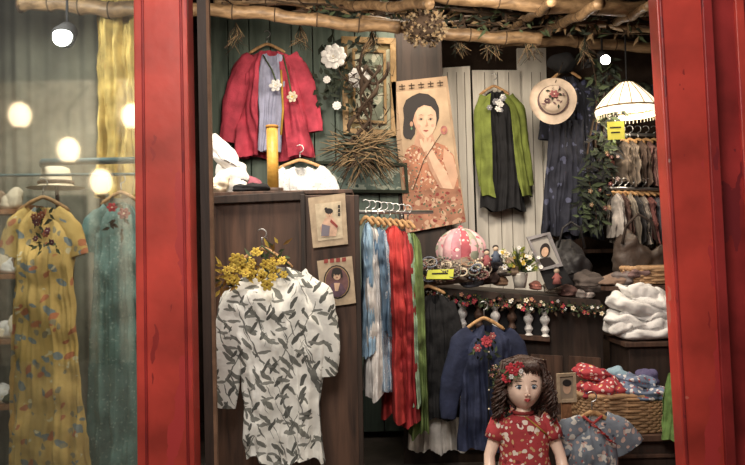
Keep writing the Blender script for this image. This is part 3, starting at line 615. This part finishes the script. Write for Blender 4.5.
for k in range(4): mb.box((a+.45,4.04,zc-.12-k*.14),(.86,.02,.02),dkw)
mb.build('display_crate',bevel=.004)
mb=MB(); frame(mb,[(557,374),(576,373),(577,402),(558,403)],4.0,3,C('ivory_frame',(175,152,124)),flat('pic_ground',(150,132,112)),.02); blob(mb,567,388,4,6,4.008,skin); blob(mb,567,383,4.5,3.5,4.005,ink); 
p=at(567,402,4.01); mb.box((p.x,4.03,(p.z+zc)/2),(.05,.03,p.z-zc),midw); mb.build('small_picture_frame')
mb=MB(); tzt=at(650,344,4.55).z
mb.box((at(655,0,4.75).x+.03,4.82,tzt/2),(.62,.38,tzt-.04),dkw2); mb.box((at(655,0,4.75).x+.03,4.82,tzt-.01),(.68,.44,.03),dkw); mb.build('side_table',bevel=.004)
mb=MB(); x0=at(634,0,4.7).x
lace=fab('white_lace',(230,228,226),[('v',60,.22,(200,200,200))],var=.08,bs=70)
for k,(dx,dz,w,h,tl2) in enumerate([(.03,0,.20,.09,.03),(-.03,.055,.21,.10,-.12),(.04,.10,.19,.11,.06),(-.05,.15,.17,.11,-.25),(.06,.17,.16,.12,-.30),(-.01,.235,.12,.10,-.30),(.15,.13,.10,.14,-.35),(-.13,.04,.09,.10,.35)]):
    mb.pillow((x0+dx,4.76+.012*(k%3),tzt+.008+dz),w,.15,h,[white,lace,white][k%3],k*1.7,fa=.014,n=120,m=50,tilt=tl2,fr=.38,e=.75,hf=.35)
mb.build('folded_white_shirts')
mb=MB(); bx=at(640,0,4.9); bz=at(640,284,4.9).z
mb.pillow((bx.x,5.12,bz),.17,.12,.30,C('brown_leather',(74,60,52),rough=.5),1.4,fa=.012,fr=.5); mb.tube([at(622,244,5.0),at(626,226,5.0),at(638,214,5.0),at(652,222,5.0),at(658,244,5.0)],.01,C('strap',(50,38,32)),6); mb.build('brown_leather_bag')
mb=MB(); tc_=at(650,275,4.9); basket(mb,tc_,.34,.22,.11,7,.009,64); mb.box((tc_.x+.02,5.0,tc_.z-.075),(.72,.5,.025),dkw)
for sx in(-1,1): mb.box((tc_.x+.02+sx*.34,5.15,(tc_.z-.09)/2),(.03,.1,tc_.z-.09),dkw)
mb.build('woven_tray')
mb=MB(); zz=tc_.z-.06; mb.pillow((at(618,0,4.85).x,4.87,zz),.09,.07,.09,C('grey_knit',(115,104,102)),3); mb.pillow((at(606,0,4.8).x,4.86,zz),.08,.07,.06,C('tan_knit',(130,104,88)),6); mb.pillow((at(628,0,4.8).x,4.82,zz+.05),.08,.05,.05,C('mauve_knit',(110,84,82)),9); mb.build('folded_scarf')
simple('green_scarf',3.95,[(368,668,688),(400,664,694),(440,662,698)],C('grass_green',(100,134,66)),nw=.1,nd=0,thick=.05,folds=4,amp=.02,seed=2)
# ============ NAVY JACKET
navy=fab('navy_cotton',(38,46,76),var=.3)
mb=MB()
garment(mb,4.5,[(322,474,502),(334,464,514),(390,461,515),(430,458,517),(448,457,519)],navy,nw=.3,nd=13,slope=8,thick=.07,folds=4,amp=.028,seed=7,
  sleeves=[([(474,334),(462,348),(452,385),(447,418)],[10,12,10,8]),([(502,334),(514,350),(521,385),(525,415)],[10,12,10,8])])
hanger(mb,484,318,40,4.5,12); mb.tube([at(488,332,4.40),at(489,390,4.385),at(488,444,4.39)],.004,black,5)
for i in range(5): mb.ell(at(489,352+i*19,4.375),(.006,)*3,cream,8,6)
mb.flower(at(486,342,4.37),.038,C('red_rose',(170,54,64)),pink,7); mb.flower(at(478,348,4.37),.026,C('red_rose2',(170,76,80)),cream,6); mb.flower(at(492,336,4.38),.024,C('red_rose3',(190,100,100)),cream,6)
for i in range(24): mb.leaf(at(R(472,496),R(332,364),4.38),.045,.009,[green,dkgreen][i%2])
mb.build('navy_jacket')
mb=MB(); gl_=[C('rb',(150,54,60)),cream,dkgreen,C('rb2',(180,120,116)),green]
for i in range(70):
    a=R(0,1); mb.flower(at(496+R(-7,7)+12*a,366+a*54,4.36),R(.008,.018),random.choice(gl_),yel,5,layers=1)
for i in range(80):
    a=R(0,1); mb.leaf(at(496+R(-8,8)+12*a,366+a*54,4.36),.04,.008,dkgreen)
mb.tube([at(500,362,4.37),at(505,390,4.37),at(512,420,4.37)],.006,green,5)
mb.build('red_flower_garland')
# ============ blue qipao
qp=fab('qipao_print',(112,122,136),[('v',26,.28,(186,156,146)),('v',31,.2,(160,76,74)),('v',22,.18,(60,68,86)),('n',24,.62,(196,192,186))],var=.15)
mb=MB(); D=3.7
garment(mb,D,[(415,578,608),(426,570,616),(465,568,619),(500,560,624),(560,552,632)],qp,nw=.22,nd=5,slope=7,thick=.06,folds=3,amp=.018,seed=3,sleeves=[([(584,423),(568,432),(556,448)],[11,14,14]),([(602,423),(618,432),(630,448)],[11,14,14])])
hanger(mb,592,412,34,D,9)
rt=C('red_trim',(160,50,50)); 
mb.tube([at(583,416,D-.03),at(590,422,D-.05),at(594,423,D-.05),at(602,416,D-.03)],.007,rt,6)
mb.tube([at(592,423,D-.06),at(602,432,D-.07),at(612,442,D-.06)],.004,rt,6)
for x,y in((596,427),(604,434),(611,441)): mb.ell(at(x,y,D-.08),(.009,.006,.006),rt,8,6); mb.tube([at(x-5,y-2,D-.075),at(x+5,y+3,D-.075)],.003,rt,5)
mb.build('blue_floral_qipao')
# ============ DOLL
face=fab('doll_skin',(250,212,190),rough=.3,bump=0,var=.04,spec=.5); hair=fab('doll_hair',(66,42,34),rough=.42,bs=90,spec=.5); lip=flat('doll_lips',(190,60,66)); eyew=flat('eye_white',(240,240,240),rough=.2); iris=flat('iris',(74,96,124),rough=.1)
D=3.62; H=at(523,384,D)
mb=MB(); hwid,hdep,hh=.092,.094,.120
def hf(u,p):
    x,y,z=u
    X=hwid*x*(1-.24*max(0,-z)**2); Y=hdep*y*(1-.12*max(0,-z)); Z=hh*z
    fr=max(0,-y)
    g=lambda cx,cz,sg:math.exp(-((x-cx)**2+(z-cz)**2)/(2*sg*sg))*fr
    Y-=.018*g(0,-.22,.08)+.008*g(0,-.06,.07)+.010*g(0,-.50,.15)+.012*g(0,-.82,.18)
    Y-=.010*(g(.45,-.38,.22)+g(-.45,-.38,.22)); Y+=.010*(g(.38,.0,.16)+g(-.38,.0,.16))
    return Vector((X,Y,Z))
mb.ell(H,(1,1,1),face,72,60,None,hf)
for sx in(-1,1):
    e=H+Vector((sx*.034,-.075,.0)); mb.ell(e,(.0165,.012,.0115),eyew,16,12); mb.ell(e+Vector((0,-.0092,0)),(.0088,.005,.0098),iris,14,8); mb.ell(e+Vector((0,-.0135,0)),(.0042,.002,.0046),ink,10,6); mb.ell(e+Vector((.003,-.0155,.004)),(.0018,.001,.0018),eyew,6,4)
    mb.tube([e+Vector((sx*-.017,-.004,.002)),e+Vector((sx*-.008,-.012,.0108)),e+Vector((sx*.006,-.011,.0118)),e+Vector((sx*.019,-.001,.003))],[.0015,.002,.0022,.0018],ink,6)
    mb.tube([e+Vector((-sx*.013,-.012,.026)),e+Vector((sx*.002,-.011,.031)),e+Vector((sx*.018,-.002,.026))],[.001,.0018,.001],hair,6)
    mb.ell(H+Vector((sx*.090,0,-.01)),(.012,.02,.028),face,12,8)
    mb.ell(H+Vector((sx*.008,-.105,-.034)),(.006,.006,.005),face,8,6)
    mb.tube([H+Vector((0,-.1005,-.056)),H+Vector((sx*.007,-.1005,-.054)),H+Vector((sx*.015,-.093,-.058))],[.003,.0038,.001],lip,8)
mb.tube([H+Vector((-.014,-.093,-.059)),H+Vector((0,-.101,-.064)),H+Vector((.014,-.093,-.059))],[.0015,.0048,.0015],lip,8)
def hc(u,p):
    q=Vector((u.x*hwid*1.16,u.y*hdep*1.15+.012,u.z*hh*1.12+.006)); 
    if u.y<-.15 and u.z<.56: q=Vector((u.x*hwid*.8,.02,u.z*hh*.8))
    return q*(1+.02*noise.noise(u*8))
mb.ell(H,(1,1,1),hair,64,40,None,hc)
for i in range(280):
    sd=random.choice((-1,1)); a=R(-.5,1.57)
    st=H+Vector((sd*R(.0,.05),-.05+R(0,.08),.120+R(-.01,.01)))
    mid_=H+Vector((sd*(.090+R(0,.026))*max(.3,math.cos(a*.8)),-.055+.13*(a+.5)/2.07,R(.03,.07)))
    L=R(.10,.19); ph=R(0,6); am=R(.008,.020); pts=[st,(st+mid_)/2+Vector((sd*.024,-.012,.022)),mid_]
    for k in range(1,15):
        t=k/14; pts.append(Vector((mid_.x+sd*(.036*t)+am*math.sin(ph+k*1.1),mid_.y+am*math.cos(ph+k*1.1),mid_.z-L*t-.02*t)))
    mb.tube(pts,[.005]*3+[.006-.0002*k for k in range(14)],hair,5)
for i in range(46):
    x=-.066+.132*i/45; mb.tube([H+Vector((x*.5,-.045,.127)),H+Vector((x*.9,-.086,.104)),H+Vector((x*1.1+R(-.008,.008),-.097+abs(x)*.35,.076+R(-.010,.010)+abs(x)*-.3))],[.006,.005,.0015],hair,5)
rf=C('hair_rose',(186,44,56)); 
for dx,dz,r in((-.065,.080,.036),(-.035,.098,.028),(-.090,.045,.028)): mb.flower(H+Vector((dx,-.080,dz)),r,rf,cream,7,layers=3)
for i in range(10): mb.leaf(H+Vector((-.07,-.08,.07)),.06,.012,green)
for dx,dz in((-.03,.08),(-.075,.055)): mb.flower(H+Vector((dx,-.108,dz)),.013,white,cream,6,layers=1)
nk=H+Vector((0,.01,-.10)); mb.tube([nk,nk+Vector((0,.005,-.07))],[.036,.042],face,16)
base=H+Vector((0,.02,-.15))
zs=[(.0,.045,.045),(-.015,.08,.055),(-.035,.125,.07),(-.07,.135,.08),(-.13,.125,.085),(-.19,.115,.082),(-.26,.13,.09),(-.34,.15,.1),(-.45,.16,.105),(-.50,.165,.11)]
dressm=fab('doll_dress',(186,56,62),[('v',26,.33,(232,214,200)),('v',34,.25,(206,160,110)),('v',22,.18,(230,206,198)),('n',30,.66,(136,34,42))],var=.15)
n=48; vs=[];fs=[]
for j,(z,rx,ry) in enumerate(zs):
    for i in range(n):
        A=2*math.pi*i/n; f=1+ (.03*math.sin(A*7+j*.3) if j>5 else 0)+.04*noise.noise(Vector((math.cos(A)*3,math.sin(A)*3,j)))
        vs.append(base+Vector((rx*math.cos(A)*f,ry*math.sin(A)*f,z)))
for j in range(len(zs)-1):
    for i in range(n): fs.append((j*n+i,j*n+(i+1)%n,(j+1)*n+(i+1)%n,(j+1)*n+i))
mb.add(vs,fs,dressm)
mb.tube([base+Vector((.043*math.cos(a),.043*math.sin(a),.012)) for a in [i*math.pi/10 for i in range(20)]],.01,rt,8,closed=True)
mb.tube([base+Vector((0,-.05,.0)),base+Vector((.05,-.078,-.04)),base+Vector((.10,-.066,-.085))],.004,C('trim_gold',(200,150,60)),6)
for sx in(-1,1):
    sh=base+Vector((sx*.115,0,-.04)); el=sh+Vector((sx*.055,-.01,-.15)); wr=el+Vector((sx*.01,-.07,-.12))
    mb.tube([sh+Vector((-sx*.03,0,.015)),sh,sh.lerp(el,.3),sh.lerp(el,.5)],[.04,.05,.052,.05],dressm,16)
    mb.tube([sh,sh.lerp(el,.5),el,el.lerp(wr,.4),wr],[.034,.031,.027,.028,.02],face,14)
    d=(wr-el).normalized(); mb.ell(wr+d*.03,(.014,.024,.036),face,14,10)
    for k in range(4):
        b0=wr+d*.055+Vector((0,-.018+.012*k,0)); l=[.034,.04,.038,.03][k]; mb.tube([wr+d*.03+Vector((0,-.012+.008*k,0)),b0,b0+d*l*.5+Vector((-sx*.003,0,0)),b0+d*l+Vector((-sx*.012,0,.002))],[.008,.0075,.007,.005],face,8)
    mb.tube([wr+d*.015+Vector((0,-.015,0)),wr+d*.03+Vector((-sx*.008,-.034,0)),wr+d*.05+Vector((-sx*.014,-.038,0))],[.009,.008,.006],face,8)
    hp=base+Vector((sx*.06,0,-.46)); gz=.05
    mb.tube([hp,Vector((hp.x,hp.y,(hp.z+gz)/2)),Vector((hp.x,hp.y,gz+.01))],[.045,.038,.028],face,14)
    mb.ell(Vector((hp.x,hp.y-.03,.028)),(.034,.07,.028),rt,16,10)
mb.build('child_doll')
# ============ LEFT WINDOW GARMENTS
yd=fab('yellow_print',(226,188,106),[('v',(17,3,9),.28,(130,142,146),(0,.8,0)),('v',(15,3,9),.24,(200,120,80),(0,-.7,0)),('n',(12,12,18),.66,(230,216,174)),('v',(20,3,12),.2,(156,146,118),(0,.1,0))],var=.15)
mb=MB(); garment(mb,4.0,[(203,28,58),(222,14,76),(270,16,74),(340,14,80),(420,12,86),(520,8,92)],yd,nw=.35,nd=14,slope=10,thick=.1,folds=5,amp=.035,seed=5,sleeves=[([(32,213),(19,228),(10,256)],[10,12,12]),([(54,213),(69,228),(78,256)],[10,12,11])])
hanger(mb,43,197,52,4.0,14)
for i in range(9): mb.flower(at(R(34,54),R(214,244),3.84),R(.014,.028),[C('rust_rose',(160,84,54)),C('plum_rose',(116,56,72))][i%2],cream,6)
for i in range(26): mb.leaf(at(R(34,56),R(212,254),3.86),.05,.009,green)
mb.build('yellow_floral_dress')
mb=MB(); garment(mb,4.2,[(200,108,132),(218,96,142),(270,94,144),(360,90,150),(520,84,158)],fab('teal_lace',(100,140,138),[('v',40,.25,(136,164,160))],var=.2),nw=.3,nd=8,thick=.07,folds=5,amp=.03,seed=9,sleeves=[([(110,210),(95,225),(86,250)],[9,11,11])])
hanger(mb,121,192,40,4.2,12); mb.flower(at(112,208,4.06),.03,rf,cream,6); mb.flower(at(124,214,4.06),.035,C('rose_d',(140,46,56)),cream,6)
for i in range(16): mb.leaf(at(R(108,130),R(202,236),4.07),.05,.01,dkgreen)
mb.build('teal_lace_dress')
mb=MB(); garment(mb,4.45,[(-60,112,128),(-48,104,134),(20,98,142),(100,98,142),(196,96,140)],fab('golden_gauze',(206,178,98),[('v',28,.22,(182,148,78))],var=.3),nw=.2,nd=2,thick=.06,folds=5,amp=.045,seed=1); p=at(120,-62,4.45); hanger(mb,120,-62,26,4.45,6)
mb.tube([p+Vector((0,0,.09)),Vector((p.x,p.y,3.29))],.004,metal,5)
mb.build('golden_gauze_dress')
teal=C('teal_metal',(60,98,106),rough=.35); mb=MB(); mb.tube([at(42,162,3.95),at(150,160,3.95)],.018,teal,14); mb.tube([at(42,162,3.95),at(42,166,4.6)],.014,teal,10); 
mb.tube([at(-60,176,4.1),at(150,174,4.1)],.008,teal,10); mb.build('hanging_rail')
mb=MB(); c=at(56,186,4.3)
def h2(a,b):
    i=min(7,int(b*7+.01)); r=[.0,.05,.075,.085,.09,.10,.15,.16][i]; z=[.11,.11,.10,.05,.01,0,-.015,-.01][i]; A=a*6.2832; return c+Vector((r*math.cos(A),r*math.sin(A),z))
mb.sheet(h2,36,7,cream); mb.tube([c+Vector((.092*math.cos(a),.092*math.sin(a),.02)) for a in [i*math.pi/12 for i in range(24)]],.01,C('hb2',(90,70,55)),6,closed=True); mb.tube([c+Vector((0,.0,.08)),c+Vector((0,.02,-.1)),Vector((c.x,c.y+.02,0.02))],.012,dkw,8); mb.tube([Vector((c.x,c.y+.02,0.0)),Vector((c.x,c.y+.02,0.03))],.12,dkw,16); mb.build('white_sun_hat')
mb=MB()
xs_=at(2,0,4.6).x
for k in range(4): mb.box((xs_,4.68,.5+k*.4),(.3,.2,.03),midw)
for k in range(2): mb.box((xs_+(.15 if k else -.15),4.68,.87),(.03,.2,1.74),midw)
for k in range(16): mb.pillow((xs_+R(-.08,.08),4.66,.516+.4*(k%4)),.05,.05,R(.07,.14),random.choice([cream,C('sl%d'%k,(150,124,100)),green,white]),k,n=30,m=14,fa=.006)
mb.build('display_shelf')
# ============ lights
def area(n,loc,tgt,size,e,col):
    l=bpy.data.lights.new(n,'AREA'); l.size=size; l.energy=e; l.color=col; o=bpy.data.objects.new(n,l); o.location=loc; o.rotation_euler=(Vector(tgt)-Vector(loc)).to_track_quat('-Z','Y').to_euler(); sc.collection.objects.link(o)
def point(n,loc,e,col,r=.08):
    l=bpy.data.lights.new(n,'POINT'); l.energy=e; l.color=col; l.shadow_soft_size=r; o=bpy.data.objects.new(n,l); o.location=loc; sc.collection.objects.link(o)
warm=(1,.86,.68)
area('front_fill',(-.4,.4,3.4),(.1,3.8,1.0),1.2,118,(1,.91,.81))  # added fill from above the camera, brightens the shopfront
area('reflection_fill',(-2.2,-1.2,3.6),(-3.0,-3.2,1.8),.8,170,(1,.93,.84))  # added lamp, brightens the wall opposite for the glass reflection
area('shop_light_1',(-.5,3.8,2.72),(-.5,5.2,1.2),.35,30,warm)
area('shop_light_2',(.8,3.8,2.72),(.8,5.2,1.1),.35,36,warm)
area('shop_light_3',(.3,5.2,3.2),(.3,5.2,0),.5,15,warm)
area('window_fill',(-1.8,3.75,2.8),(-1.8,4.6,1),.5,30,(1,.93,.84))  # added fill, lifts the backdrop behind the left pane
point('lamp_point',at(626,104,5.2)+Vector((0,0,-.18)),10,warm)
w=bpy.data.worlds.new('w'); sc.world=w; w.use_nodes=True; w.node_tree.nodes['Background'].inputs[0].default_value=(.66,.59,.53,1); w.node_tree.nodes['Background'].inputs[1].default_value=.23
cd=bpy.data.cameras.new('camera'); cd.lens=36; cd.sensor_width=36; co=bpy.data.objects.new('camera',cd); co.matrix_world=Matrix.Translation(CAM)@ROT.to_4x4(); sc.collection.objects.link(co); sc.camera=co
